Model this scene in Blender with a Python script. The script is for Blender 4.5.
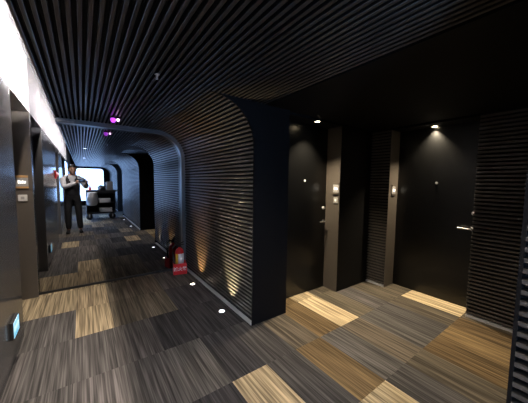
import bpy, bmesh, math, random
from mathutils import Vector, Matrix, Euler
random.seed(7)
PI = math.pi
S = bpy.context.scene
C = S.collection
for o in list(bpy.data.objects): bpy.data.objects.remove(o)

# ------------------------------------------------------------------ camera
F_PX = 251.5
yaw, pitch, roll = 0.6264, 0.0747, 0.0138
cam = bpy.data.cameras.new('camera'); cam_o = bpy.data.objects.new('camera', cam); C.objects.link(cam_o)
fw = Vector((math.sin(yaw)*math.cos(pitch), math.cos(yaw)*math.cos(pitch), -math.sin(pitch)))
rt = Vector((math.cos(yaw), -math.sin(yaw), 0)); up = rt.cross(fw)
r2 = math.cos(roll)*rt + math.sin(roll)*up; u2 = -math.sin(roll)*rt + math.cos(roll)*up
M3 = Matrix((r2, u2, -fw)).transposed()
cam_o.matrix_world = Matrix.Translation((0, 0, 1.36)) @ M3.to_4x4()
cam.sensor_fit = 'HORIZONTAL'; cam.sensor_width = 36.0; cam.lens = 36.0*F_PX/528.0
cam.clip_start = 0.01
S.camera = cam_o

# ------------------------------------------------------------------ world and exposure
w = bpy.data.worlds.new('world'); S.world = w; w.use_nodes = True
w.node_tree.nodes['Background'].inputs[0].default_value = (0.8, 0.85, 1.0, 1)
w.node_tree.nodes['Background'].inputs[1].default_value = 0.002
S.view_settings.view_transform = 'Standard'; S.view_settings.look = 'None'
S.view_settings.gamma = 1.0; S.view_settings.use_curve_mapping = False
S.view_settings.exposure = 0.4
# strengths of the corridor's lights and the added fills
WINDOW = ((0.32, 0.55, 1.0), 11.0)      # daylight at the far end of the corridor
SIDE_FILL = ((0.32, 0.55, 1.0), 24.0) # added side pane that tints the rear corridor blue
COVE = ((1.0, 0.95, 0.95), 430.0)         # strip light on top of the slatted ceiling
DOOR_SPOT = 155.0
FLOOR_SPOT = 95.0
COVE_SPOT = 190.0
HALL_FILL = 125.0  # fill lamps added in the slatted ceiling to lift floor and wall
COVE_COL = (1.0, .88, .76)
COVE_COOL = (.72, .84, 1.0)

# ------------------------------------------------------------------ plan (metres; corridor runs along Y)
XL = -0.45          # left wall
XR = 1.27           # slatted right wall
XE = -0.228         # left edge of the slatted ceiling
XA = 1.40           # slats end over the lift lobby
YM = 3.88           # mirror
ZC = 2.08           # slatted ceiling
RAD = 0.40          # curve between ceiling and wall
Y1, Y0 = 1.92, 0.18 # the lobby opening
YEND = -8.9
ARCHES = [(Y1, YM), (-3.4, Y0), (YEND, -5.14)]
GAPS = [(Y0, Y1), (-5.14, -3.4)]

# ------------------------------------------------------------------ materials
MATS = {}
def mat(name, col, rough=0.5, metal=0.0, var=0.15, scale=30.0, bump=0.0, spec=0.5, coat=0.0):
    m = bpy.data.materials.new(name); m.use_nodes = True
    nt = m.node_tree; b = nt.nodes['Principled BSDF']
    tc = nt.nodes.new('ShaderNodeTexCoord'); n = nt.nodes.new('ShaderNodeTexNoise')
    n.inputs['Scale'].default_value = scale; n.inputs['Detail'].default_value = 3
    nt.links.new(tc.outputs['Object'], n.inputs['Vector'])
    r = nt.nodes.new('ShaderNodeMix'); r.data_type = 'RGBA'
    r.inputs['A'].default_value = tuple(c*(1-var) for c in col)+(1,)
    r.inputs['B'].default_value = tuple(min(1, c*(1+var)) for c in col)+(1,)
    nt.links.new(n.outputs['Fac'], r.inputs['Factor'])
    nt.links.new(r.outputs['Result'], b.inputs['Base Color'])
    b.inputs['Roughness'].default_value = rough; b.inputs['Metallic'].default_value = metal
    b.inputs['Specular IOR Level'].default_value = spec
    b.inputs['Coat Weight'].default_value = coat
    if bump:
        bp = nt.nodes.new('ShaderNodeBump'); bp.inputs['Strength'].default_value = bump; bp.inputs['Distance'].default_value = 0.005
        nt.links.new(n.outputs['Fac'], bp.inputs['Height']); nt.links.new(bp.outputs['Normal'], b.inputs['Normal'])
    MATS[name] = m
    return m
def emit(name, col, strength):
    m = bpy.data.materials.new(name); m.use_nodes = True
    nt = m.node_tree; b = nt.nodes['Principled BSDF']
    b.inputs['Base Color'].default_value = (0.8, 0.8, 0.8, 1)
    b.inputs['Emission Color'].default_value = col+(1,); b.inputs['Emission Strength'].default_value = strength
    MATS[name] = m
    return m
slat_m = mat('slat_bronze', (0.076, 0.067, 0.059), 0.33, 0.0, 0.2, 6.0)
edge_shade_m = mat('slat_edge_shade', (0.008, 0.0075, 0.007), 0.5)  # slat sides coloured black, standing in for shade in the gaps
black_m = mat('black_laminate', (0.0065, 0.006, 0.006), 0.6, 0.0, 0.1, 8.0, spec=0.12)
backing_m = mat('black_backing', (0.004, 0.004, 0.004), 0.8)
door_m = mat('black_lacquer_door', (0.002, 0.002, 0.002), 0.30, 0.0, 0.15, 5.0)
gloss_m = mat('dark_gloss_panel', (0.15, 0.15, 0.157), 0.16, 0.0, 0.1, 4.0)
white_m = mat('white_gloss_panel', (0.5, 0.48, 0.485), 0.2, 0.0, 0.04, 4.0)
cove_m = mat('grey_cove_paint', (0.045, 0.042, 0.045), 0.45, 0.0, 0.06, 4.0)
bronze_m = mat('champagne_metal', (0.10, 0.084, 0.069), 0.45, 0.2, 0.08, 40.0)
alu_m = mat('satin_aluminium', (0.72, 0.72, 0.73), 0.35, 0.4, 0.05, 60.0)
trim_m = mat('grey_portal_metal', (0.14, 0.14, 0.14), 0.34, 0.5, 0.05, 50.0)
chrome_m = mat('polished_chrome', (0.8, 0.8, 0.8), 0.12, 1.0, 0.03, 60.0)
red_m = mat('red_paint', (0.62, 0.015, 0.018), 0.35, 0.0, 0.08, 30.0)
yellow_m = mat('yellow_label', (0.8, 0.55, 0.05), 0.5)
label_m = mat('white_label', (0.85, 0.85, 0.84), 0.5, 0.0, 0.05)
rubber_m = mat('black_rubber', (0.01, 0.01, 0.01), 0.6)
plast_m = mat('white_plastic', (0.6, 0.58, 0.55), 0.4, 0.0, 0.04)
greyp_m = mat('grey_plastic', (0.30, 0.29, 0.28), 0.45, 0.0, 0.06)
wood_m = mat('honey_wood', (0.42, 0.24, 0.09), 0.45, 0.0, 0.2, 25.0)
skin_m = mat('skin', (0.48, 0.29, 0.21), 0.5, 0.0, 0.06, 20.0)
lip_m = mat('lips', (.34, .13, .11), .45, 0.0, .06)
hair_m = mat('black_hair', (0.012, 0.010, 0.009), 0.5, 0.0, 0.3, 120.0, 0.4)
shirt_m = mat('white_shirt', (0.62, 0.62, 0.65), 0.8, 0.0, 0.06, 40.0, 0.2)
vest_m = mat('black_vest', (0.014, 0.014, 0.017), 0.8, 0.0, 0.2, 60.0, 0.3)
trouser_m = mat('black_trousers', (0.013, 0.013, 0.015), 0.8, 0.0, 0.2, 60.0, 0.3)
shoe_m = mat('black_leather', (0.01, 0.01, 0.01), 0.3)
linen_m = mat('white_linen', (0.72, 0.72, 0.74), 0.9, 0.0, 0.06, 50.0, 0.4)
cart_m = mat('charcoal_cart_panel', (0.02, 0.02, 0.022), 0.5)
box_m = mat('grey_card_box', (0.22, 0.22, 0.23), 0.7)
phone_m = mat('dark_phone_glass', (0.01, 0.01, 0.012), 0.15)
mirror_m = mat('tinted_mirror', (0.30, 0.30, 0.31), 0.0, 1.0, 0.0)
window_e = emit('window_daylight', *WINDOW)
side_fill_e = emit('side_pane_fill', *SIDE_FILL)
cove_e = emit('cove_strip_light', *COVE)
warm_e = emit('warm_lamp_lens', (1.0, 0.80, 0.50), 22.0)
hall_fill_e = emit('fill_lamp_lens', (1.0, .95, .9), 14.0)
floorw_e = emit('floor_lamp_lens_warm', (1.0, 0.88, 0.72), 9.0)
floorc_e = emit('floor_lamp_lens_cool', (0.88, 0.96, 1.0), 9.0)
digit_e = emit('lit_digits', (1.0, 0.97, 0.88), 1.25)
dim_e = emit('dim_button', (1.0, 0.9, 0.7), 0.1)
exit_e = emit('lit_sign_cyan', (0.12, 0.55, 0.85), .75)
exitw_e = emit('lit_sign_white', (0.55, 0.9, 1.0), .8)
purple_e = emit('purple_indicator', (0.45, 0.03, 0.75), 1.6)
pink_e = emit('pink_indicator', (1.0, 0.55, 1.0), 5.0)
redl_e = emit('red_beacon_lens', (0.9, 0.01, 0.03), .8)

# ------------------------------------------------------------------ mesh helpers
def wloc(o):
    v = Vector((0, 0, 0))
    while o is not None:
        v += o.location; o = o.parent
    return v
def obj(name, bm, m, parent=None, smooth=False):
    if parent is not None: bmesh.ops.translate(bm, verts=bm.verts, vec=-wloc(parent))
    bmesh.ops.recalc_face_normals(bm, faces=bm.faces)
    me = bpy.data.meshes.new(name); bm.to_mesh(me); bm.free()
    for mm in (m if isinstance(m, (list, tuple)) else [m]): me.materials.append(mm)
    if smooth:
        for p in me.polygons: p.use_smooth = True
    o = bpy.data.objects.new(name, me); C.objects.link(o)
    if parent is not None: o.parent = parent
    return o
def tag(o, label=None, cat=None, group=None, kind=None):
    if label: o['label'] = label
    if cat: o['category'] = cat
    if group: o['group'] = group
    if kind: o['kind'] = kind
    return o
def thing(name, loc, label, cat, group=None):
    o = bpy.data.objects.new(name, None); C.objects.link(o); o.location = loc; o.empty_display_size = 0.05
    return tag(o, label, cat, group)
def struct(name, bm, m, label=None, parent=None, smooth=False):
    o = obj(name, bm, m, parent, smooth)
    if parent is None: o['kind'] = 'structure'
    if label: o['label'] = label
    if parent is None: o['category'] = name.split('_')[0]
    return o
def box(bm, x0, x1, y0, y1, z0, z1, bev=0.0):
    vs = [bm.verts.new((x, y, z)) for x in (x0, x1) for y in (y0, y1) for z in (z0, z1)]
    fs = [(0,1,3,2), (4,6,7,5), (0,4,5,1), (2,3,7,6), (0,2,6,4), (1,5,7,3)]
    faces = [bm.faces.new([vs[i] for i in f]) for f in fs]
    if bev:
        es = list({e for f in faces for e in f.edges})
        bmesh.ops.bevel(bm, geom=es, offset=bev, segments=2, affect='EDGES', profile=0.5)
    return bm
def nb(): return bmesh.new()
def B(*a, bev=0.0): return box(nb(), *a, bev=bev)
def lathe(bm, prof, c, seg=24, axis='Z'):
    """prof: list of (r, h)"""
    rings = []
    for r, h in prof:
        ring = []
        if r < 1e-6: r = 1e-5
        for k in range(seg):
            a = 2*PI*k/seg
            p = (r*math.cos(a), r*math.sin(a), h)
            if axis == 'X': p = (p[2], p[0], p[1])
            if axis == 'Y': p = (p[0], p[2], p[1])
            ring.append(bm.verts.new((c[0]+p[0], c[1]+p[1], c[2]+p[2])))
        rings.append(ring)
    for a, b in zip(rings, rings[1:]):
        for k in range(seg):
            bm.faces.new((a[k], a[(k+1) % seg], b[(k+1) % seg], b[k]))
    bm.faces.new(rings[0][::-1]); bm.faces.new(rings[-1])
    return bm
def tube(bm, pts, r, seg=10):
    pts = [Vector(p) for p in pts]; rings = []
    rs = r if isinstance(r, (list, tuple)) else [r]*len(pts)
    up0 = None
    for i, p in enumerate(pts):
        d = (pts[min(i+1, len(pts)-1)]-pts[max(i-1, 0)]).normalized()
        if up0 is None:
            up0 = Vector((0, 0, 1)) if abs(d.z) < .9 else Vector((1, 0, 0))
        a = d.cross(up0).normalized(); b = d.cross(a).normalized(); up0 = -b if False else up0
        rings.append([bm.verts.new(p+rs[i]*(math.cos(2*PI*k/seg)*a+math.sin(2*PI*k/seg)*b)) for k in range(seg)])
    for a, b in zip(rings, rings[1:]):
        for k in range(seg): bm.faces.new((a[k], a[(k+1) % seg], b[(k+1) % seg], b[k]))
    bm.faces.new(rings[0][::-1]); bm.faces.new(rings[-1])
    return bm
def prism_xz(bm, poly, y0, y1):
    a = [bm.verts.new((x, y0, z)) for x, z in poly]; b = [bm.verts.new((x, y1, z)) for x, z in poly]
    n = len(poly)
    fa = bm.faces.new(a); fb = bm.faces.new(b[::-1])
    for i in range(n): bm.faces.new((a[i], b[i], b[(i+1) % n], a[(i+1) % n]))
    bmesh.ops.triangulate(bm, faces=[fa, fb])
    return bm
def strip_xz(bm, inner, outer, y0, y1):
    """solid band between two outlines of equal length"""
    n = len(inner)
    g = [[bm.verts.new((p[0], y, p[1])) for p in q] for y in (y0, y1) for q in (inner, outer)]
    for i in range(n-1):
        bm.faces.new((g[0][i], g[0][i+1], g[1][i+1], g[1][i])); bm.faces.new((g[2][i], g[3][i], g[3][i+1], g[2][i+1]))
        bm.faces.new((g[0][i], g[2][i], g[2][i+1], g[0][i+1])); bm.faces.new((g[1][i], g[1][i+1], g[3][i+1], g[3][i]))
    for i in (0, n-1): bm.faces.new((g[0][i], g[1][i], g[3][i], g[2][i]))
    return bm
def arc(r_off=0.0, n=14):
    """arch curve from ceiling to wall, offset outwards by r_off"""
    return [(XR-RAD+(RAD+r_off)*math.sin(PI/2*k/n), ZC-RAD+(RAD+r_off)*math.cos(PI/2*k/n)) for k in range(n+1)]

# ------------------------------------------------------------------ floor: striped carpet planks
PW, PL, PX, PY = 0.293, 0.595, -0.09, 0.835
DK, MG, MB, BE, GO, CR = (.215, .207, .210), (.29, .277, .268), (.34, .31, .265), (.48, .43, .345), (.405, .335, .235), (.66, .59, .47)
TILE = {}
for i in (-3, -2, -1, 0): TILE[i, 4] = BE; TILE[i, 5] = BE
for i in (1, 2): TILE[i, 4] = MB; TILE[i, 5] = MB
for i in (3, 4): TILE[i, 4] = MG; TILE[i, 5] = MG
TILE.update({(-2,3): MG, (-1,3): MG, (0,3): BE, (1,3): MB, (2,3): MB, (3,3): DK, (4,3): DK,
  (-2,2): MG, (-1,2): MG, (0,2): MG, (1,2): MG, (2,2): DK, (3,2): DK, (4,2): DK, (5,2): GO, (6,2): GO, (7,2): CR, (8,2): MB,
  (-2,1): MG, (-1,1): MG, (0,1): MG, (1,1): MG, (2,1): MG, (3,1): DK, (4,1): MG, (5,1): MB, (6,1): GO, (7,1): CR, (8,1): MB, (9,1): MG, (10,1): MB, (11,1): MB, (12,1): MB,
  (0,0): MG, (1,0): MG, (2,0): DK, (3,0): CR, (4,0): MG, (5,0): GO, (6,0): MG, (7,0): MB, (8,0): MG, (9,0): MG, (10,0): MB, (11,0): CR, (12,0): CR,
  (3,-1): MG, (4,-1): MB, (5,-1): CR, (6,-1): MG, (7,-1): MB, (8,-1): GO, (9,-1): GO, (10,-1): GO, (11,-1): MB})
def carpet():
    bm = nb(); cl = bm.loops.layers.color.new('tile'); rl = bm.faces.layers.float.new('rnd')
    x0, x1, y0, y1 = -0.75, 3.6, -9.2, 4.0
    for i in range(math.floor((x0-PX)/PW), math.ceil((x1-PX)/PW)):
        for j in range(math.floor((y0-PY)/PL), math.ceil((y1-PY)/PL)):
            xa, xb = max(x0, PX+i*PW), min(x1, PX+(i+1)*PW); ya, yb = max(y0, PY+j*PL), min(y1, PY+(j+1)*PL)
            if xb-xa < 1e-4 or yb-ya < 1e-4: continue
            col = TILE.get((i, j)) or random.choice([DK, MG, MG, MB, MB, BE])
            k = random.uniform(.9, 1.1)
            f = bm.faces.new([bm.verts.new(p) for p in ((xa, ya, 0), (xb, ya, 0), (xb, yb, 0), (xa, yb, 0))])
            f[rl] = random.random()
            for l in f.loops: l[cl] = (col[0]*k, col[1]*k, col[2]*k, 1)
    return bm
cm = bpy.data.materials.new('striped_carpet'); cm.use_nodes = True
nt = cm.node_tree; b = nt.nodes['Principled BSDF']; L = nt.links.new
b.inputs['Roughness'].default_value = 0.95; b.inputs['Specular IOR Level'].default_value = 0.15
at = nt.nodes.new('ShaderNodeAttribute'); at.attribute_name = 'tile'
ar = nt.nodes.new('ShaderNodeAttribute'); ar.attribute_name = 'rnd'
tc = nt.nodes.new('ShaderNodeTexCoord')
def stripes(sx, sy, off, lo, hi, a, c):
    mp = nt.nodes.new('ShaderNodeMapping'); mp.inputs['Scale'].default_value = (sx, sy, 1)
    L(tc.outputs['Object'], mp.inputs['Vector'])
    cb = nt.nodes.new('ShaderNodeCombineXYZ')
    mu = nt.nodes.new('ShaderNodeMath'); mu.operation = 'MULTIPLY'; mu.inputs[1].default_value = 37.0+off
    L(ar.outputs['Fac'], mu.inputs[0]); L(mu.outputs[0], cb.inputs['Z']); L(mu.outputs[0], cb.inputs['Y'])
    ad = nt.nodes.new('ShaderNodeVectorMath'); ad.operation = 'ADD'; L(mp.outputs[0], ad.inputs[0]); L(cb.outputs[0], ad.inputs[1])
    n = nt.nodes.new('ShaderNodeTexNoise'); n.inputs['Scale'].default_value = 1.0; n.inputs['Detail'].default_value = 1.0
    L(ad.outputs[0], n.inputs['Vector'])
    mr = nt.nodes.new('ShaderNodeMapRange'); mr.inputs['From Min'].default_value = lo; mr.inputs['From Max'].default_value = hi
    mr.inputs['To Min'].default_value = a; mr.inputs['To Max'].default_value = c
    L(n.outputs['Fac'], mr.inputs['Value'])
    return mr.outputs[0]
s1 = stripes(115, 2.6, 0, .32, .68, .56, 1.40); s2 = stripes(42, 1.3, 11, .34, .66, .65, 1.35)
mm = nt.nodes.new('ShaderNodeMath'); mm.operation = 'MULTIPLY'; L(s1, mm.inputs[0]); L(s2, mm.inputs[1])
vm = nt.nodes.new('ShaderNodeVectorMath'); vm.operation = 'SCALE'; L(at.outputs['Color'], vm.inputs[0]); L(mm.outputs[0], vm.inputs['Scale'])
L(vm.outputs[0], b.inputs['Base Color'])
fn = nt.nodes.new('ShaderNodeTexNoise'); fn.inputs['Scale'].default_value = 500; L(tc.outputs['Object'], fn.inputs['Vector'])
fb = nt.nodes.new('ShaderNodeBump'); fb.inputs['Strength'].default_value = .35; fb.inputs['Distance'].default_value = .003
L(fn.outputs['Fac'], fb.inputs['Height']); L(fb.outputs['Normal'], b.inputs['Normal'])
struct('floor', carpet(), cm, 'carpet of striped planks in grey, brown, beige and cream')

# ------------------------------------------------------------------ slatted ceiling, arches and walls
PITCH, SW, SD = 0.039, 0.019, 0.034
def slat(bm, x, z, nx, nz, y0, y1):
    """slat whose face sits at (x, z); (nx, nz) points out of the room"""
    tx, tz = -nz, nx
    pts = []
    for q in range(2):                      # flat front with softly rounded edges
        for k in range(4):
            t = PI/2*(k/3 if q else k/3-1)
            u, d = (SW/2-.003)*(1 if q else -1)+.003*math.sin(t), .003*(1-math.cos(t))
            pts.append((x+tx*u+nx*d, z+tz*u+nz*d))
    pts += [(x+tx*SW/2+nx*SD, z+tz*SW/2+nz*SD), (x-tx*SW/2+nx*SD, z-tz*SW/2+nz*SD)]
    a = [bm.verts.new((p[0], y0, p[1])) for p in pts]; b = [bm.verts.new((p[0], y1, p[1])) for p in pts]
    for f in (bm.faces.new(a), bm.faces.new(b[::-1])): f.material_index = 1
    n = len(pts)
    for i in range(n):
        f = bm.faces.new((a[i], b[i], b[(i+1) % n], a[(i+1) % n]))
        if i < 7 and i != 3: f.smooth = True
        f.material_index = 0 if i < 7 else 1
bm = nb(); bk = nb()
x = XE+SW/2
while x < XR-RAD:
    slat(bm, x, ZC, 0, 1, YEND, YM-.005); x += PITCH
ceil_last = x
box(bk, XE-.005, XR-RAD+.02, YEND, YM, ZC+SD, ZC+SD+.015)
ceil_o = struct('ceiling', bm, [slat_m, edge_shade_m], 'dark ceiling of narrow slats running along the corridor')
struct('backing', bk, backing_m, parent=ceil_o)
for (ya, yb) in GAPS:
    bm = nb(); bk = nb(); x = ceil_last
    while x < XA:
        slat(bm, x, ZC, 0, 1, ya-.0, yb+.0); x += PITCH
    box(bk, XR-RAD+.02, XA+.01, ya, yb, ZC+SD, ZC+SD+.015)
    o = struct('ceiling', bm, [slat_m, edge_shade_m], 'dark slatted ceiling running out over the side lobby'); struct('backing', bk, backing_m, parent=o)
SKIRT = 0.035
def arch_wall(ya, yb, front, back):
    bm = nb(); bk = nb()
    s0 = (ceil_last-(XR-RAD))/RAD
    a = s0
    ys, ye = ya+(.012 if front else 0), yb-(.012 if back else .005)
    while a < PI/2:
        slat(bm, XR-RAD+RAD*math.sin(a), ZC-RAD+RAD*math.cos(a), math.sin(a), math.cos(a), ys, ye); a += PITCH/RAD
    z = ZC-RAD-(a-PI/2)*RAD
    while z > SKIRT+.015:
        slat(bm, XR, z, 1, 0, ys, ye); z -= PITCH
    o = struct('wall_right', bm, [slat_m, edge_shade_m], 'right wall of dark horizontal slats curving up into the ceiling')
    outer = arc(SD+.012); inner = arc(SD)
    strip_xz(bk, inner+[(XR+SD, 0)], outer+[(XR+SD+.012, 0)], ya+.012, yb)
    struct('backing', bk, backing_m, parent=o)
    sk = B(XR-.008, XR+SD, ya+.013, ye, 0, SKIRT-.026)
    struct('baseboard_right', sk, alu_m, 'bright aluminium skirting under the slatted wall')
    # end faces with the arched cut-out
    for flag, yf, yi in ((front, ya, ya+.012), (back, yb-.012, yb)):
        if not flag: continue
        f = nb(); ia = arc(0); m_ = len(ia)-1
        oa = [(XR-RAD+(1.69-XR+RAD)*k/m_, ZC+.03) for k in range(m_+1)]
        strip_xz(f, ia+[(XR, 0)], oa+[(1.69, 0)], yf, yi)
        struct('wall_lobby', f, black_m, 'smooth black end face of the slatted arch')
for i, (ya, yb) in enumerate(ARCHES):
    arch_wall(ya, yb, i != 2, i != 0)

# ------------------------------------------------------------------ side lobby beside the corridor
XB = 3.20           # back wall of the lobby
def B2(*bs):
    m_ = nb()
    for q in bs: box(m_, *q)
    return m_
D1Y = 2.16; D2X = 3.42
struct('wall_lobby', B2((XR+SD+.012, 1.69, Y1+.012, D1Y+.06, 0, ZC), (1.69, 2.55, D1Y+.045, D1Y+.1, 0, ZC), (1.68, 2.551, Y1+.03, D1Y+.06, 2.05, ZC)), black_m, 'black wall around the first lobby door')
struct('wall_pillar', B(2.555, XB+.02, 1.95, D1Y+.1, 0, ZC), black_m, 'plain black pillar between the two lobby doors')
def lobby_slats(ya, yb, label):
    bm = nb(); z = .05
    while z < ZC-.01:
        slat(bm, XB, z, 1, 0, ya, yb); z += PITCH
    o = struct('wall_back', bm, [slat_m, edge_shade_m], label)
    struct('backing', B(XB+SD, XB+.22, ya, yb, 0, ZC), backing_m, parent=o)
    struct('baseboard_back', B(XB-.005, XB+SD, ya+.002, yb-.002, 0, .022), alu_m, 'thin bright skirting at the lobby back wall')
lobby_slats(1.69, 1.95, 'narrow black slatted panel in the lobby corner')
lobby_slats(.19, .81, 'black slatted panel right of the second lobby door')
struct('wall_lobby', B2((D2X+.045, D2X+.1, .81, 1.69, 0, ZC), (XB+.03, D2X+.06, .80, 1.70, 2.05, ZC)), black_m, 'black wall above the second lobby door')
# near end of the lobby
struct('wall_near', B2((XR+SD+.012, 1.69, -.10, Y0-.012, 0, ZC), (1.69, 2.555, -.14, -.08, 0, ZC), (2.555, 3.5, -.14, .19, 0, ZC)), black_m, 'black wall closing the near side of the lobby')
# lobby ceiling
struct('ceiling_lobby', B(XA+.01, 3.55, -.15, 2.3, ZC-.004, ZC+.03), black_m, 'plain black ceiling of the side lobby')
# second lobby further back
struct('wall_lobby', B2((XR, 3.3, -3.45, -3.412, 0, ZC), (XR, 3.3, -5.13, -5.1, 0, ZC), (3.2, 3.3, -5.1, -3.45, 0, ZC)), black_m, 'black walls of the lobby behind the photographer')
struct('ceiling_lobby', B(XA+.01, 3.3, -5.14, -3.4, ZC-.004, ZC+.03), black_m, 'plain black ceiling of the lobby behind the photographer')
# champagne metal reveals that carry the door numbers
struct('trim_1', B(2.547, 2.556, 1.95, D1Y+.04, 0, 2.05), bronze_m, 'bronze metal reveal right of the first lobby door')
struct('trim_2', B(XB, D2X+.04, 1.684, 1.6905, 0, 2.05), bronze_m, 'bronze metal reveal left of the second lobby door')

# ------------------------------------------------------------------ left wall with recessed doors and lit cove
LD = [(2.91, 3.82), (-.25, .66), (-2.45, -1.54), (-5.6, -4.69)]
XD = -0.64
ZD = 2.10
segs = []; y = YM
for (ya, yb) in LD:
    segs.append((yb, y)); y = ya
segs.append((YEND, y))
for (ya, yb) in segs:
    struct('wall_left', B(XD-.1, XL, ya, yb, 0, ZD), gloss_m, 'dark glossy left wall pier')
struct('wall_left', B(XD-.1, XL, -4.5, YM, ZD, 2.72), white_m, 'white panel band above the doors on the left wall')
struct('wall_left', B(XD-.1, XL, YEND, -4.5, ZD, 2.72), black_m, 'dark panel band above the far left doors')
struct('ceiling_cove', B(XD-.1, .6, YEND, YM+.05, 2.70, 2.74), cove_m, 'grey ceiling of the light cove')
struct('wall_cove', B(.3, .34, YEND, YM+.05, ZC+SD+.016, 2.70), cove_m, 'hidden inner side of the light cove')
struct('trim_3', B(-.70, XL+.001, 3.814, 3.8205, 0, ZD-.002), bronze_m, 'bronze metal reveal beside the mirror')
for k, (ya, yb) in enumerate(LD):
    d = struct('door_%d' % (3+k), B(XD-.05, XD, ya, yb, .008, ZD-.02), door_m, 'black recessed room door on the left wall')
    struct('door_handle', tube(tube(nb(), [(XD, yb-.09, .95), (XD+.05, yb-.09, .95)], .011), [(XD+.05, yb-.09, .95), (XD+.052, yb-.21, .95)], .010), chrome_m, parent=d)

# end walls
struct('wall_end', B2((XD-.1, -.25, YEND-.06, YEND, 0, 2.72), (1.0, 1.5, YEND-.06, YEND, 0, 2.72), (-.25, 1.0, YEND-.06, YEND, 0, .25), (-.25, 1.0, YEND-.06, YEND, 2.0, 2.72)), black_m, 'dark wall around the bright window at the corridor end')
def rrect(x0, x1, z0, z1, r):
    pts = []
    for cx, cz, a0 in ((x1-r, z1-r, 0), (x0+r, z1-r, 90), (x0+r, z0+r, 180), (x1-r, z0+r, 270)):
        for k in range(7):
            a = math.radians(a0+15*k); pts.append((cx+r*math.cos(a), cz+r*math.sin(a)))
    return pts
wn = struct('window_1', prism_xz(nb(), rrect(-.25, 1.0, .25, 2.0, .16), YEND-.05, YEND-.03), window_e, 'bright daylit window at the corridor end')
fr = nb()
oi = [(rrect(-.28, 1.03, .22, 2.03, .18)), rrect(-.24, .99, .26, 1.99, .15)]
va = [[fr.verts.new((x, y, z)) for x, z in q] for y in (YEND-.02, YEND+.02) for q in oi]
n = len(oi[0])
for A_, B_ in ((va[0], va[1]), (va[1], va[3]), (va[3], va[2]), (va[2], va[0])):
    for i in range(n): fr.faces.new((A_[i], A_[(i+1) % n], B_[(i+1) % n], B_[i]))
struct('window_frame', fr, black_m, parent=wn)
wn = struct('window_added', B(XL, XL+.008, -4.55, -2.6, .25, 2.0), side_fill_e, 'added glowing window pane on the left wall beside the cart')  # glowing pane put in to light the rear arches blue
struct('window_frame', B2((XL, XL+.03, -4.6, -4.55, .2, 2.05), (XL, XL+.03, -2.6, -2.55, .2, 2.05), (XL, XL+.03, -4.55, -2.6, .2, .25), (XL, XL+.03, -4.55, -2.6, 2.0, 2.05), (XL, XL+.025, -3.59, -3.56, .25, 2.0)), black_m, parent=wn)
struct('wall_mirror', B(-.8, 1.5, YM+.02, YM+.08, 0, 2.74), backing_m, 'wall behind the mirror')

# ------------------------------------------------------------------ mirror closing the corridor
mi = thing('wall_mirror', (.4, YM, 0), 'full height tinted mirror closing the corridor beside the fire extinguisher', 'mirror')
gp = [(XL, .03), (XL, 2.70), (XE-.012, 2.70), (XE-.012, ZC)]+arc(0)+[(XR, .03)]
obj('glass', prism_xz(nb(), gp, YM, YM+.015), mirror_m, mi)
obj('base_channel', B(XL, XR, YM-.006, YM+.015, 0, .03), rubber_m, mi)
TH = .05
inner = [(XR-RAD+(RAD-TH)*math.sin(PI/2*k/14), ZC-RAD+(RAD-TH)*math.cos(PI/2*k/14)) for k in range(15)]
po = [(XE, ZC+.001)]+arc(0.001)+[(XR+.001, 0), (XR-TH, 0)]+inner[::-1]+[(XE, ZC-TH)]
f = nb()
a = [f.verts.new((x, YM-.075, z)) for x, z in po]; b_ = [f.verts.new((x, YM-.001, z)) for x, z in po]
n = len(po)
for vs in (a, b_):
    h = n//2
    for i in range(h-1): f.faces.new((vs[i], vs[i+1], vs[n-2-i], vs[n-1-i]))
for i in range(n): f.faces.new((a[i], b_[i], b_[(i+1) % n], a[(i+1) % n]))
tag(obj('portal_frame', f, trim_m, mi), 'grey metal arched frame')

# ------------------------------------------------------------------ lobby doors
def door_hardware(d, P, out, side):
    """P: point on the door face at handle height; out: unit out of the door; side: unit towards the hinge"""
    P = Vector(P); out = Vector(out); side = Vector(side); zz = Vector((0, 0, 1))
    h = nb(); tube(h, [P, P+out*.055], .010); tube(h, [P+out*.055-side*.005, P+out*.055+side*.125], .0095)
    tube(h, [P, P+out*.008], .026, 16)
    struct('door_handle', h, chrome_m, 'chrome lever handle', d)
    q = P+zz*.17
    struct('deadbolt', tube(tube(nb(), [q, q+out*.012], .022, 16), [q+out*.012, q+out*.022], .011, 10), alu_m, 'chrome deadbolt', d)
    return d
d1 = struct('door_1', B(1.69, 2.55, D1Y, D1Y+.045, .006, 2.045), door_m, 'black door with peephole and chrome lever, between arch and pillar')
door_hardware(d1, (2.50, D1Y, .88), (0, -1, 0), (-1, 0, 0))
struct('peephole', tube(nb(), [(2.16, D1Y+.002, 1.39), (2.16, D1Y-.006, 1.39)], .015, 16), alu_m, 'small chrome door viewer', d1)
d2 = struct('door_2', B(D2X, D2X+.045, .81, 1.685, .006, 2.045), door_m, 'black door with peephole and chrome lever, right of the corner pillar')
door_hardware(d2, (D2X, .855, .89), (-1, 0, 0), (0, 1, 0))
struct('peephole', tube(nb(), [(D2X+.002, 1.23, 1.385), (D2X-.006, 1.23, 1.385)], .015, 16), alu_m, 'small chrome door viewer', d2)
d3 = struct('door_7', B(1.69, 2.55, -.079, -.04, .006, 2.045), door_m, 'black door on the near side of the lobby')
door_hardware(d3, (2.50, -.04, .88), (0, 1, 0), (-1, 0, 0))

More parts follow.
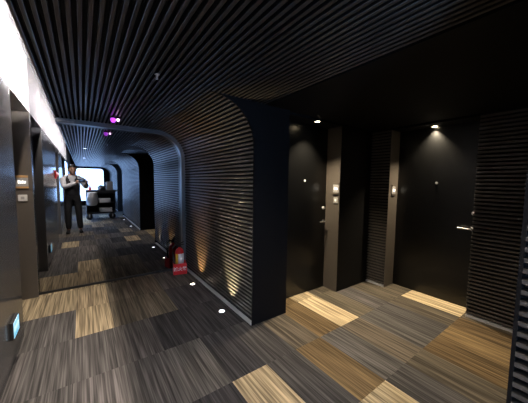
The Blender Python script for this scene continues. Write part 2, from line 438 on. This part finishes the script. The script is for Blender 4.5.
# ------------------------------------------------------------------ things
# lit number plates and door bells on the reveals
def number_plate(o, u, out, wd, label, wood):
    o = Vector(o); u = Vector(u); out = Vector(out)
    t = thing('room_number_sign', o, label, 'sign', 'lit room number signs')
    def slab(u0, u1, z0, z1, d0, d1, bev=0):
        p, q = o+u*u0+out*d0, o+u*u1+out*d1
        return B(min(p.x, q.x), max(p.x, q.x), min(p.y, q.y), max(p.y, q.y), o.z+z0, o.z+z1, bev=bev)
    obj('plate', slab(-wd/2, wd/2, .022, .118, 0, .012, .002), greyp_m, t)
    obj('upper_band', slab(-wd/2, wd/2, .119, .142, 0, .013, .002), wood, t)
    obj('lower_band', slab(-wd/2, wd/2, 0, .021, 0, .013, .002), wood, t)
    g = nb(); n = 4; gw = wd*.62/n
    for k in range(n):
        u0 = -wd*.31+k*gw
        p, q = o+u*(u0+gw*.1)+out*.0115, o+u*(u0+gw*.9)+out*.014
        box(g, min(p.x, q.x), max(p.x, q.x), min(p.y, q.y), max(p.y, q.y), o.z+.055, o.z+.055+(.034, .027, .030, .026)[k])
    obj('lit_number', g, digit_e, t)
    return t
def bell(o, u, out, wd, label, lit=False):
    o = Vector(o); u = Vector(u); out = Vector(out)
    t = thing('doorbell', o, label, 'doorbell', 'doorbells under the number signs')
    def slab(u0, u1, z0, z1, d0, d1, bev=0):
        p, q = o+u*u0+out*d0, o+u*u1+out*d1
        return B(min(p.x, q.x), max(p.x, q.x), min(p.y, q.y), max(p.y, q.y), o.z+z0, o.z+z1, bev=bev)
    obj('plate', slab(-wd/2, wd/2, 0, .07, 0, .010, .002), greyp_m if lit else plast_m, t)
    obj('button', slab(-wd*.2, wd*.2, .02, .05, .010, .014, .001), dim_e if lit else greyp_m, t)
    return t
number_plate((-.535, 3.814, 1.26), (1, 0, 0), (0, -1, 0), .105, 'lit room number sign with honey wood bands on the reveal beside the mirror', wood_m)
bell((-.535, 3.814, 1.12), (1, 0, 0), (0, -1, 0), .075, 'square grey doorbell below the wood banded sign left of the mirror')
number_plate((2.547, 1.998, 1.23), (0, -1, 0), (-1, 0, 0), .085, 'lit room number sign on the reveal left of the black corner pillar', bronze_m)
bell((2.547, 1.998, 1.12), (0, -1, 0), (-1, 0, 0), .062, 'doorbell below the number sign left of the black corner pillar', True)
number_plate((3.305, 1.684, 1.215), (1, 0, 0), (0, -1, 0), .085, 'lit room number sign on the narrow reveal beside the second lobby door', bronze_m)

# recessed floor lights along the slatted wall
def floor_light(x, y, e, col, power, label):
    t = thing('floor_light', (x, y, 0), label, 'floor light', 'recessed lights in the carpet along the slatted wall')
    obj('ring', lathe(nb(), [(.024, .001), (.034, .001), (.036, .004), (.032, .007), (.025, .006)], (x, y, 0), 24), alu_m, t, True)
    obj('lens', lathe(nb(), [(.024, .001), (.024, .006), (.016, .0085), (.0, .009)], (x, y, 0), 24), e, t, True)
    l = bpy.data.lights.new('floor_beam', 'SPOT'); l.energy = power; l.color = col; l.spot_size = math.radians(62); l.spot_blend = .9; l.shadow_soft_size = .015
    lo = bpy.data.objects.new('floor_beam', l); C.objects.link(lo); lo.parent = t; lo.location = (0, 0, .012)
    lo.rotation_euler = Vector((-.30, 0, -1)).to_track_quat('Z', 'Y').to_euler()   # beam leans to the wall
    return t
floor_light(1.15, 3.18, floorw_e, (1.0, .55, .20), FLOOR_SPOT, 'warm round floor light in the carpet nearest the red extinguisher box')
floor_light(1.15, 2.32, floorc_e, (1.0, .82, .50), FLOOR_SPOT*.8, 'cool white round floor light in the carpet nearest the black arch end')
floor_light(1.15, -.62, floorc_e, (1.0, .85, .6), FLOOR_SPOT*.5, 'round floor light reflected in the mirror just past the dark lobby opening')
floor_light(1.15, -2.16, floorc_e, (1.0, .85, .6), FLOOR_SPOT*.5, 'farthest round floor light reflected in the mirror near the cart')

# downlights
def downlight(x, y, z, power, label, e=warm_e, col=(1, .84, .60), r=.028, size=98):
    t = thing('downlight', (x, y, z), label, 'ceiling light', 'small recessed downlights')
    obj('ring', lathe(nb(), [(r, 0), (r+.010, 0), (r+.012, -.003), (r+.006, -.007), (r, -.005)], (x, y, z), 24), alu_m, t, True)
    obj('lens', lathe(nb(), [(r, 0), (r, -.004), (r*.6, -.008), (0, -.009)], (x, y, z), 24), e, t, True)
    l = bpy.data.lights.new('down_beam', 'SPOT'); l.energy = power; l.color = col; l.spot_size = math.radians(size); l.spot_blend = .8; l.shadow_soft_size = .02
    lo = bpy.data.objects.new('down_beam', l); C.objects.link(lo); lo.parent = t; lo.location = (0, 0, -.012)
    return t
downlight(2.15, 1.975, 2.05, DOOR_SPOT, 'warm downlight above the black door left of the corner pillar')
downlight(3.385, 1.275, 2.05, DOOR_SPOT, 'warm downlight above the black door right of the corner pillar')
downlight(2.15, .06, ZC-.004, DOOR_SPOT*.3, 'warm downlight on the near side of the lobby')
for yy, lb in ((3.05, 'warm downlight in the cove at the upper left corner of the view'), (1.75, 'cove downlight over the pier between the two nearest left doors'),
               (.35, 'cove downlight over the left door beside the photographer'), (-1.05, 'cove downlight over the pier behind the photographer'),
               (-2.5, 'cove downlight over the left door beside the cart'), (-4.0, 'cove downlight over the pier beyond the cart'),
               (-5.6, 'cove downlight over the last left door'), (-7.3, 'cove downlight nearest the corridor end window')):
    downlight(-.36, yy, 2.70, COVE_SPOT, lb, col=COVE_COL if yy > -.5 else COVE_COOL, size=92)

for yy, lb in ((.72, 'added fill light in the slatted ceiling above the photographer'), (-2.3, 'added fill light in the slatted ceiling above the cart')):
    downlight(.08, yy, ZC-.001, HALL_FILL, lb, hall_fill_e, (1, .95, .91), .03, 150)  # added lamps, out of view, brightening the floor and slatted wall
# cove strip
t = tag(obj('light_strip', B(XE+.02, XE+.05, -4.3, YM-.1, ZC+SD+.016, ZC+SD+.028), cove_e), 'long light strip on top of the slatted ceiling washing the white left wall', 'light strip')

# sprinkler and purple indicator under the slats
sp = thing('sprinkler_head', (.60, 2.2, ZC), 'small grey sprinkler head hanging from the slatted ceiling', 'sprinkler')
def at_ray(px, py, z):
    d = fw*F_PX+r2*(px-264)-u2*(py-201.5); k = (z-1.36)/d.z
    return Vector((0, 0, 1.36))+d*k
P = at_ray(157, 74, ZC); sp.location = P
obj('stem', lathe(nb(), [(.018, 0), (.018, -.004), (.007, -.006), (.007, -.03)], P, 16), alu_m, sp, True)
obj('deflector', lathe(nb(), [(.003, -.03), (.013, -.032), (.013, -.035), (.0, -.036)], P, 16), alu_m, sp, True)
P = at_ray(115.5, 119.5, ZC-.028)
pu = thing('indicator_lamp', (P.x, P.y, ZC), 'small purple and pink glowing indicator lamp under the slatted ceiling by the mirror', 'indicator lamp')
obj('housing', B(P.x-.05, P.x+.05, P.y-.025, P.y+.025, ZC-.018, ZC, bev=.004), rubber_m, pu)
for dx, dy, r, e, nm in ((-.024, -.004, .026, purple_e, 'purple_lens'), (.026, .004, .014, pink_e, 'pink_lens')):
    obj(nm, lathe(nb(), [(r*.8, -.017), (r, -.017-r*.5), (r, -.017-r), (r*.7, -.017-r*1.7), (0, -.017-r*2)], (P.x+dx, P.y+dy, ZC), 16), e, pu, True)

# floor-level lit sign on the near left wall
ex = thing('exit_sign', (XL, 2.6, .17), 'small glowing cyan sign low on the black left wall', 'sign')
obj('housing', B(XL, XL+.018, 2.44, 2.63, .205, .335, bev=.004), rubber_m, ex)
obj('lit_panel', B(XL+.0185, XL+.021, 2.45, 2.62, .214, .326), exit_e, ex)
obj('white_band', B(XL+.0212, XL+.0225, 2.47, 2.60, .255, .285), exitw_e, ex)

# fire alarm beacon on the left wall
fb_ = thing('alarm_beacon', (XL, .95, 1.47), 'red glowing alarm beacon on the left wall seen in the mirror', 'alarm')
obj('housing', B(XL, XL+.025, .88, 1.02, 1.38, 1.56, bev=.006), red_m, fb_)
obj('lens', lathe(nb(), [(.045, .024), (.045, .04), (.03, .06), (0, .066)], (XL, .95, 1.47), 20, 'X'), redl_e, fb_, True)

# ---------------------------------------------------------------- fire extinguisher in its red box
bx, by = 1.145, 3.712; ang = math.radians(-12)
RZ = Matrix.Translation((bx, by, 0)) @ Matrix.Rotation(ang, 4, 'Z')
def rot(bm): bmesh.ops.transform(bm, matrix=RZ, verts=bm.verts); return bm
st = thing('extinguisher_box', (bx, by, 0), 'open red floor box with white characters holding the fire extinguisher', 'box')
bm = nb(); hw, hd, hh, tk = .095, .085, .16, .006
box(bm, -hw, hw, -hd, hd, 0, tk); box(bm, -hw, -hw+tk, -hd, hd, tk, hh); box(bm, hw-tk, hw, -hd, hd, tk, hh)
box(bm, -hw+tk, hw-tk, -hd, -hd+tk, tk, hh); box(bm, -hw+tk, hw-tk, hd-tk, hd, tk, hh)
obj('body', rot(bm), red_m, st)
tcv = bpy.data.curves.new('lettering', 'FONT'); tcv.body = '\u6ec5\u706b\u5668'; tcv.size = .062; tcv.extrude = .0008; tcv.offset = .0012
tcv.align_x = 'CENTER'; tcv.align_y = 'CENTER'
to = bpy.data.objects.new('lettering', tcv); C.objects.link(to)
bpy.context.view_layer.update(); dg = bpy.context.evaluated_depsgraph_get()
tm = bpy.data.meshes.new_from_object(to.evaluated_get(dg)); bpy.data.objects.remove(to)
bm = nb(); bm.from_mesh(tm)
bmesh.ops.transform(bm, matrix=Matrix.Translation((0, -hd-.0012, .08)) @ Matrix.Rotation(PI/2, 4, 'X'), verts=bm.verts)
obj('lettering', rot(bm), label_m, st)
fe = thing('fire_extinguisher', (bx, by, .007), 'red fire extinguisher with white label standing in the red floor box', 'fire extinguisher')
c = (bx, by, .007); r = .062
obj('cylinder', lathe(nb(), [(.05, 0), (r, .01), (r, .30), (.055, .335), (.035, .36), (.018, .37), (.018, .385)], c, 32), red_m, fe, True)
def wrap(a0, a1, z0, z1, rr):
    q = nb(); n = 14; va = []
    for k in range(n+1):
        a = math.radians(a0+(a1-a0)*k/n)
        va.append([q.verts.new((bx+q2*math.cos(a), by+q2*math.sin(a), z)) for q2 in (rr, rr+.0012) for z in (z0, z1)])
    for A_, B_ in zip(va, va[1:]):
        for i, j in ((0, 1), (1, 3), (3, 2), (2, 0)): q.faces.new((A_[i], A_[j], B_[j], B_[i]))
    q.faces.new((va[0][0], va[0][2], va[0][3], va[0][1])); q.faces.new((va[-1][0], va[-1][1], va[-1][3], va[-1][2]))
    return q
tag(obj('front_label', wrap(-125, -35, .15, .30, r+.0005), label_m, fe, True), 'white label')
tag(obj('side_label', wrap(-170, -130, .12, .30, r+.0005), yellow_m, fe, True), 'yellow label')
obj('valve', lathe(nb(), [(.02, .385), (.024, .39), (.024, .42), (.012, .43)], c, 16), rubber_m, fe, True)
obj('lever', tube(tube(nb(), [(bx-.01, by, .435), (bx+.05, by-.05, .475)], .009), [(bx-.01, by, .425), (bx+.055, by-.05, .435)], .008), rubber_m, fe)
hp = [(bx-.02, by, .415), (bx-.06, by+.005, .43), (bx-.092, by+.01, .39), (bx-.095, by+.01, .30), (bx-.085, by+.008, .22), (bx-.078, by+.005, .15)]
obj('hose', tube(nb(), hp, [.011, .011, .011, .011, .013, .016]), rubber_m, fe, True)

# ---------------------------------------------------------------- housekeeping cart behind the photographer
ca = thing('housekeeping_cart', (.5, -2.9, 0), 'black housekeeping cart with two shelves of linen seen behind the photographer', 'cart')
X0, X1, Ya, Yb = .10, .96, -3.15, -2.65
obj('lower_deck', B(X0, X1, Ya, Yb, .20, .25, bev=.008), cart_m, ca)
obj('shelf', B(X0, X1, Ya, Yb, .56, .585), cart_m, ca)
obj('top_tray', B2((X0, X1, Ya, Yb, .92, .95), (X0, X1, Yb-.015, Yb, .95, 1.02), (X0, X1, Ya, Ya+.015, .95, 1.02), (X0, X0+.015, Ya+.015, Yb-.015, .95, 1.02), (X1-.015, X1, Ya+.015, Yb-.015, .95, 1.02)), cart_m, ca)
obj('back_panel', B(X0, X1, Ya-.012, Ya, .20, .95), cart_m, ca)
for x in (X0, X1-.02):
    obj('end_panel', B(x, x+.02, Ya, Yb, .25, .92), cart_m, ca)
obj('push_handle', tube(nb(), [(X1-.02, Ya+.05, .97), (X1+.10, Ya+.05, 1.0), (X1+.12, Ya+.08, 1.0), (X1+.12, Yb-.08, 1.0), (X1+.10, Yb-.05, 1.0), (X1-.02, Yb-.05, .97)], .014), rubber_m, ca, True)
for x in (X0+.08, X1-.10):
    for y in (Ya+.07, Yb-.07):
        wl = obj('caster', lathe(nb(), [(.03, -.02), (.09, -.02), (.095, -.012), (.095, .012), (.09, .02), (.03, .02)], (x, y, .095), 24, 'Y'), rubber_m, ca, True)
        obj('fork', B2((x-.02, x+.02, y-.032, y-.024, .08, .2), (x-.02, x+.02, y+.024, y+.032, .08, .2), (x-.02, x+.02, y-.032, y+.032, .19, .205)), alu_m, wl)
# linen bag hung at the left of the front
bag = nb(); prof = [(.05, .50), (.12, .52), (.155, .60), (.165, .72), (.15, .84), (.13, .92), (.14, .955)]
lathe(bag, prof, (.27, -2.50, 0), 28)
for v in bag.verts:
    a = math.atan2(v.co.y+2.5, v.co.x-.27); k = 1+.06*math.sin(5*a+9*v.co.z)
    v.co.x = .27+(v.co.x-.27)*k*1.0; v.co.y = -2.5+(v.co.y+2.5)*k*.8
tag(obj('linen_bag', bag, linen_m, None, True), 'bulging white linen bag hanging on the front of the cart', 'bag')
def folded(x0, x1, y0, y1, z, n, h, label):
    for k in range(n):
        q = B(x0+random.uniform(0, .012), x1-random.uniform(0, .012), y0+random.uniform(0, .01), y1-random.uniform(0, .01), z+k*h, z+k*h+h-.002, bev=h*.32)
        tag(obj('folded_towel', q, linen_m), label[k], 'towel', 'folded white towels on the cart')
folded(.46, .82, -3.08, -2.68, .586, 3, .05, ['bottom folded white towel on the middle shelf of the cart', 'middle folded white towel on the middle shelf of the cart', 'top folded white towel on the middle shelf of the cart'])
folded(.46, .86, -3.08, -2.68, .251, 3, .05, ['bottom folded white towel on the lower deck of the cart', 'middle folded white towel on the lower deck of the cart', 'top folded white towel on the lower deck of the cart'])
bx_ = thing('cardboard_box', (.80, -2.9, .951), 'grey open box standing on top of the cart', 'box')
obj('body', B2((.70, .90, -3.02, -2.78, .951, .958), (.70, .706, -3.02, -2.78, .958, 1.30), (.894, .90, -3.02, -2.78, .958, 1.30), (.706, .894, -3.02, -3.014, .958, 1.30), (.706, .894, -2.786, -2.78, .958, 1.30)), box_m, bx_)
obj('flap', B(.70, .90, -2.78, -2.772, 1.20, 1.33), box_m, bx_)
def bundle(x, y, z, rx, ry, rz, m_, name, label, cat):
    q = nb(); bmesh.ops.create_icosphere(q, subdivisions=3, radius=1)
    for v in q.verts:
        k = 1+.10*math.sin(5*v.co.x+3*v.co.y)*math.cos(4*v.co.z+2*v.co.x)
        v.co = Vector((x+v.co.x*rx*k, y+v.co.y*ry*k, z+rz+max(-.8, v.co.z)*rz*k))
    mz = min(v.co.z for v in q.verts)
    for v in q.verts: v.co.z += z-mz
    return tag(obj(name, q, m_, None, True), label, cat)
bundle(.56, -2.9, .951, .12, .16, .13, cart_m, 'cloth_bundle', 'dark heap of cloth on top of the cart beside the box', 'cloth')
bt = thing('spray_bottle', (.22, -2.8, .951), 'red spray bottle on the left end of the cart top', 'bottle')
obj('body', lathe(nb(), [(.035, .0), (.04, .01), (.04, .14), (.014, .19), (.014, .21)], (.22, -2.8, .951), 20), red_m, bt, True)
obj('trigger_head', B2((.19, .235, -2.815, -2.785, 1.161, 1.19), (.195, .203, -2.808, -2.792, 1.11, 1.161)), label_m, bt)

# ---------------------------------------------------------------- the photographer (seen in the mirror)
def skin(name, verts, edges, radii, m_, parent, root=0, sub=2, post=None):
    me = bpy.data.meshes.new(name); me.from_pydata([Vector(v) for v in verts], edges, [])
    o = bpy.data.objects.new(name, me); C.objects.link(o)
    md = o.modifiers.new('skin', 'SKIN'); md.use_smooth_shade = True
    for i, rr in enumerate(radii):
        sv = me.skin_vertices[0].data[i]; sv.radius = rr if isinstance(rr, tuple) else (rr, rr); sv.use_root = (i == root)
    s_ = o.modifiers.new('sub', 'SUBSURF'); s_.levels = sub; s_.render_levels = sub
    bpy.context.view_layer.update(); dg = bpy.context.evaluated_depsgraph_get()
    ev = bpy.data.meshes.new_from_object(o.evaluated_get(dg)); bpy.data.objects.remove(o)
    bm = nb(); bm.from_mesh(ev)
    if post: post(bm)
    return obj(name, bm, m_, parent, True)
PX_, PY_ = -.20, -.33
pe = thing('person', (PX_, PY_, 0), 'person in black vest and white shirt holding up a phone, seen in the mirror', 'person')
J = dict(pelvis=(PX_, PY_, .93), waist=(PX_, PY_, 1.08), chest=(PX_, PY_, 1.28), neck0=(PX_, PY_, 1.45), neck1=(PX_+.004, PY_+.015, 1.52),
  shL=(PX_-.18, PY_, 1.41), elL=(PX_-.17, PY_+.14, 1.17), wrL=(-.085, -.10, 1.305),
  shR=(PX_+.18, PY_, 1.41), elR=(PX_+.29, PY_+.06, 1.16), wrR=(.095, -.11, 1.295),
  hpL=(PX_-.09, PY_, .90), knL=(PX_-.105, PY_+.02, .50), anL=(PX_-.11, PY_, .09),
  hpR=(PX_+.09, PY_, .90), knR=(PX_+.115, PY_+.02, .50), anR=(PX_+.135, PY_, .09))
def chain(names, rad):
    return [J[n_] if isinstance(n_, str) else n_ for n_ in names], [(i, i+1) for i in range(len(names)-1)], rad
# body: one continuous surface with hands
V = []; E_ = []; R_ = []
idx = {}
def addv(k, p, r): idx[k] = len(V); V.append(Vector(p)); R_.append(r); return idx[k]
def link(a_, b__): E_.append((idx[a_], idx[b__]))
for k, r in (('pelvis', (.13, .10)), ('waist', (.125, .09)), ('chest', (.145, .10)), ('neck0', (.06, .06)), ('neck1', (.055, .055)),
             ('shL', .058), ('elL', .042), ('wrL', .028), ('shR', .058), ('elR', .042), ('wrR', .028),
             ('hpL', .085), ('knL', .056), ('anL', .038), ('hpR', .085), ('knR', .056), ('anR', .038)):
    addv(k, J[k], r)
for a_, b__ in (('pelvis', 'waist'), ('waist', 'chest'), ('chest', 'neck0'), ('neck0', 'neck1'), ('neck0', 'shL'), ('shL', 'elL'), ('elL', 'wrL'),
                ('neck0', 'shR'), ('shR', 'elR'), ('elR', 'wrR'), ('pelvis', 'hpL'), ('hpL', 'knL'), ('knL', 'anL'), ('pelvis', 'hpR'), ('hpR', 'knR'), ('knR', 'anR')):
    link(a_, b__)
for s_ in ('L', 'R'):
    a_ = Vector(J['an'+s_]); addv('heel'+s_, a_+Vector((0, .01, -.045)), .036); addv('toe'+s_, a_+Vector((.02 if s_ == 'R' else -.02, .17, -.055)), (.036, .024))
    link('an'+s_, 'heel'+s_); link('heel'+s_, 'toe'+s_)
HC = Vector((PX_+.012, PY_+.045, 1.615))
def head_geo(bm):
    q = nb(); bmesh.ops.create_icosphere(q, subdivisions=4, radius=1)
    for v in q.verts:
        x, y, z = v.co
        sx = .076*(1-.16*max(0, -z)**1.5); sy = .098; sz = .118
        p = Vector((x*sx, y*sy, z*sz))
        if y > 0:
            fr_ = max(0, y)
            nose = math.exp(-((p.x/.014)**2))*math.exp(-(((p.z+.012)/.022)**2))*.024*fr_
            brow = math.exp(-((abs(p.x)-.03)/.02)**2)*math.exp(-((p.z-.022)/.01)**2)*.004
            eye = -math.exp(-((abs(p.x)-.030)/.013)**2)*math.exp(-((p.z-.004)/.010)**2)*.008
            lips = math.exp(-((p.x/.024)**2))*math.exp(-(((p.z+.058)/.007)**2))*.006*fr_ - math.exp(-((p.x/.026)**2))*math.exp(-(((p.z+.0575)/.002)**2))*.004
            chin = math.exp(-((p.x/.025)**2))*math.exp(-(((p.z+.098)/.018)**2))*.010
            p.y += nose+brow+eye+lips+chin
        v.co = p
    for sx in (-1, 1):
        e = bmesh.ops.create_icosphere(q, subdivisions=2, radius=1)
        for v in e['verts']: v.co = Vector((sx*.076+v.co.x*.012, v.co.y*.020-.005, v.co.z*.032-.004))
    bmesh.ops.transform(q, matrix=Matrix.Translation(HC) @ Matrix.Rotation(math.radians(-14), 4, 'Z') @ Matrix.Rotation(math.radians(-6), 4, 'X'), verts=q.verts)
    tmp = bpy.data.meshes.new('tmp'); q.to_mesh(tmp); q.free(); bm.from_mesh(tmp); bpy.data.meshes.remove(tmp)
def hand_geo(bm, wr, tgt, side):
    """palm plus five curled fingers closing on the phone edge; side -1 = its left edge, +1 = its right edge"""
    wr = Vector(wr)
    def seg(pts, rr):
        q = nb(); tube(q, pts, rr, 8); tmp = bpy.data.meshes.new('tmp'); q.to_mesh(tmp); q.free(); bm.from_mesh(tmp); bpy.data.meshes.remove(tmp)
    pc = Vector((side*.098, -.065, 1.318))
    seg([wr, wr.lerp(pc, .4), pc, pc+Vector((-side*.006, .02, .004))], [.027, .031, .036, .024])
    for k, (ln, rr) in enumerate(((.070, .0085), (.078, .009), (.074, .0088), (.058, .0078))):
        z = 1.352-k*.0185
        kn = Vector((side*.104, -.052, z)); a1 = Vector((side*.106, -.022, z+.002)); a2 = Vector((side*.092, -.0095, z+.001)); a3 = Vector((side*(.092-ln*.35), -.0085, z-.001))
        seg([pc+Vector((0, 0, (z-1.325)*.6)), kn, a1, a2, a3], [rr*1.2, rr*1.1, rr, rr*.95, rr*.75])
    b0 = pc+Vector((-side*.01, -.005, .02))
    seg([b0, Vector((side*.088, -.062, 1.345)), Vector((side*.072, -.050, 1.352)), Vector((side*.055, -.044, 1.350))], [.013, .011, .010, .008])
def body_post(bm):
    head_geo(bm)
    hand_geo(bm, J['wrL'], None, -1); hand_geo(bm, J['wrR'], None, 1)
skin('body', V, E_, R_, skin_m, pe, 0, 2, body_post)
# clothes
def cloth(name, keys, edges, rad, m_, root=0, sub=2, post=None):
    return skin(name, [J[k] if isinstance(k, str) else k for k in keys], edges, rad, m_, pe, root, sub, post)
for s_, sg in (('L', -1), ('R', 1)):
    sh, el, wr = Vector(J['sh'+s_]), Vector(J['el'+s_]), Vector(J['wr'+s_])
    cloth('shirt_sleeve', [sh+(sh-el).normalized()*.02, sh.lerp(el, .25), sh.lerp(el, .6), el, el.lerp(wr, .5), wr.lerp(el, .08)], [(i, i+1) for i in range(5)], [.082, .078, .068, .060, .052, .042], shirt_m, 0)
cloth('shirt', [(PX_, PY_, 1.10), 'chest', (PX_, PY_, 1.41), (PX_-.16, PY_, 1.41), (PX_+.16, PY_, 1.41), (PX_, PY_+.004, 1.47)], [(0, 1), (1, 2), (2, 3), (2, 4), (2, 5)],
      [(.140, .105), (.165, .118), (.115, .098), .078, .078, (.075, .075)], shirt_m, 1)
cloth('shirt_collar', [(PX_, PY_+.004, 1.445), (PX_+.002, PY_+.012, 1.50)], [(0, 1)], [(.072, .070), (.064, .064)], shirt_m, 0)
def vneck(bm):
    kill = [v for v in bm.verts if v.co.y > PY_+.02 and v.co.z > 1.26 and abs(v.co.x-PX_) < (v.co.z-1.26)*.36]
    bmesh.ops.delete(bm, geom=kill, context='VERTS')
vs_ = cloth('vest', [(PX_, PY_, .90), 'waist', 'chest', (PX_, PY_, 1.40), (PX_-.105, PY_, 1.42), (PX_+.105, PY_, 1.42)], [(0, 1), (1, 2), (2, 3), (3, 4), (3, 5)],
      [(.180, .138), (.166, .126), (.186, .134), (.130, .112), (.082, .088), (.082, .088)], vest_m, 0, 3, vneck)
cloth('trousers', [(PX_, PY_, 1.07), 'pelvis', 'hpL', 'knL', Vector(J['anL'])+Vector((0, 0, .0)), 'hpR', 'knR', Vector(J['anR'])+Vector((0, 0, .0))],
      [(0, 1), (1, 2), (2, 3), (3, 4), (1, 5), (5, 6), (6, 7)], [(.148, .110), (.160, .122), .102, .078, .066, .102, .078, .066], trouser_m, 1)
for s_, sg in (('L', -1), ('R', 1)):
    a_ = Vector(J['an'+s_])
    def sole(bm):
        for v in bm.verts: v.co.z = max(v.co.z, .001)
    skin('shoe', [a_+Vector((0, -.035, -.045)), a_+Vector((sg*.008, .06, -.045)), a_+Vector((sg*.02, .185, -.058))], [(0, 1), (1, 2)], [(.045, .048), (.047, .044), (.043, .032)], shoe_m, pe, 0, 2, sole)
hb = nb(); bmesh.ops.create_icosphere(hb, subdivisions=4, radius=1)
for v in hb.verts:
    x, y, z = v.co
    v.co = Vector((x*.086, y*.110-.008, z*.106+.030))
kill = [v for v in hb.verts if (v.co.y > .035 and v.co.z < .068) or (v.co.z < -.045) or (v.co.y > .0 and v.co.z < .02)]
bmesh.ops.delete(hb, geom=kill, context='VERTS')
for v in hb.verts: v.co *= 1+.015*math.sin(60*v.co.x)*math.cos(50*v.co.z)
bmesh.ops.transform(hb, matrix=Matrix.Translation(HC) @ Matrix.Rotation(math.radians(-14), 4, 'Z') @ Matrix.Rotation(math.radians(-6), 4, 'X'), verts=hb.verts)
HM = Matrix.Translation(HC) @ Matrix.Rotation(math.radians(-14), 4, 'Z') @ Matrix.Rotation(math.radians(-6), 4, 'X')
def face_bit(name, c, r, m_, label=None):
    q = nb(); bmesh.ops.create_icosphere(q, subdivisions=2, radius=1)
    for v in q.verts: v.co = HM @ Vector((c[0]+v.co.x*r[0], c[1]+v.co.y*r[1], c[2]+v.co.z*r[2]))
    return obj(name, q, m_, pe, True)
for sx in (-1, 1):
    face_bit('eye', (sx*.029, .0835, .004), (.0125, .006, .0055), label_m)
    face_bit('iris', (sx*.029, .0875, .004), (.0055, .003, .0054), hair_m)
    face_bit('eyebrow', (sx*.030, .0885, .024), (.017, .006, .0035), hair_m)
face_bit('lips', (0, .0865, -.058), (.022, .007, .0075), lip_m)
ho = obj('hair', hb, hair_m, pe, True); sm = ho.modifiers.new('thick', 'SOLIDIFY'); sm.thickness = .012; sm.offset = -1
# phone held level in both hands, its lens just behind the viewpoint
ph = thing('smartphone', (0, -.022, 1.305), 'dark smartphone held sideways by the person in the mirror', 'phone')
obj('case', B(-.088, .088, -.030, -.018, 1.305, 1.388, bev=.004), phone_m, ph)
obj('camera_bump', B(-.030, .018, -.0182, -.0155, 1.336, 1.382, bev=.001), chrome_m, ph)
obj('screen', B(-.082, .082, -.0312, -.0302, 1.310, 1.383), emit('phone_screen', (.35, .35, .4), .15), ph)
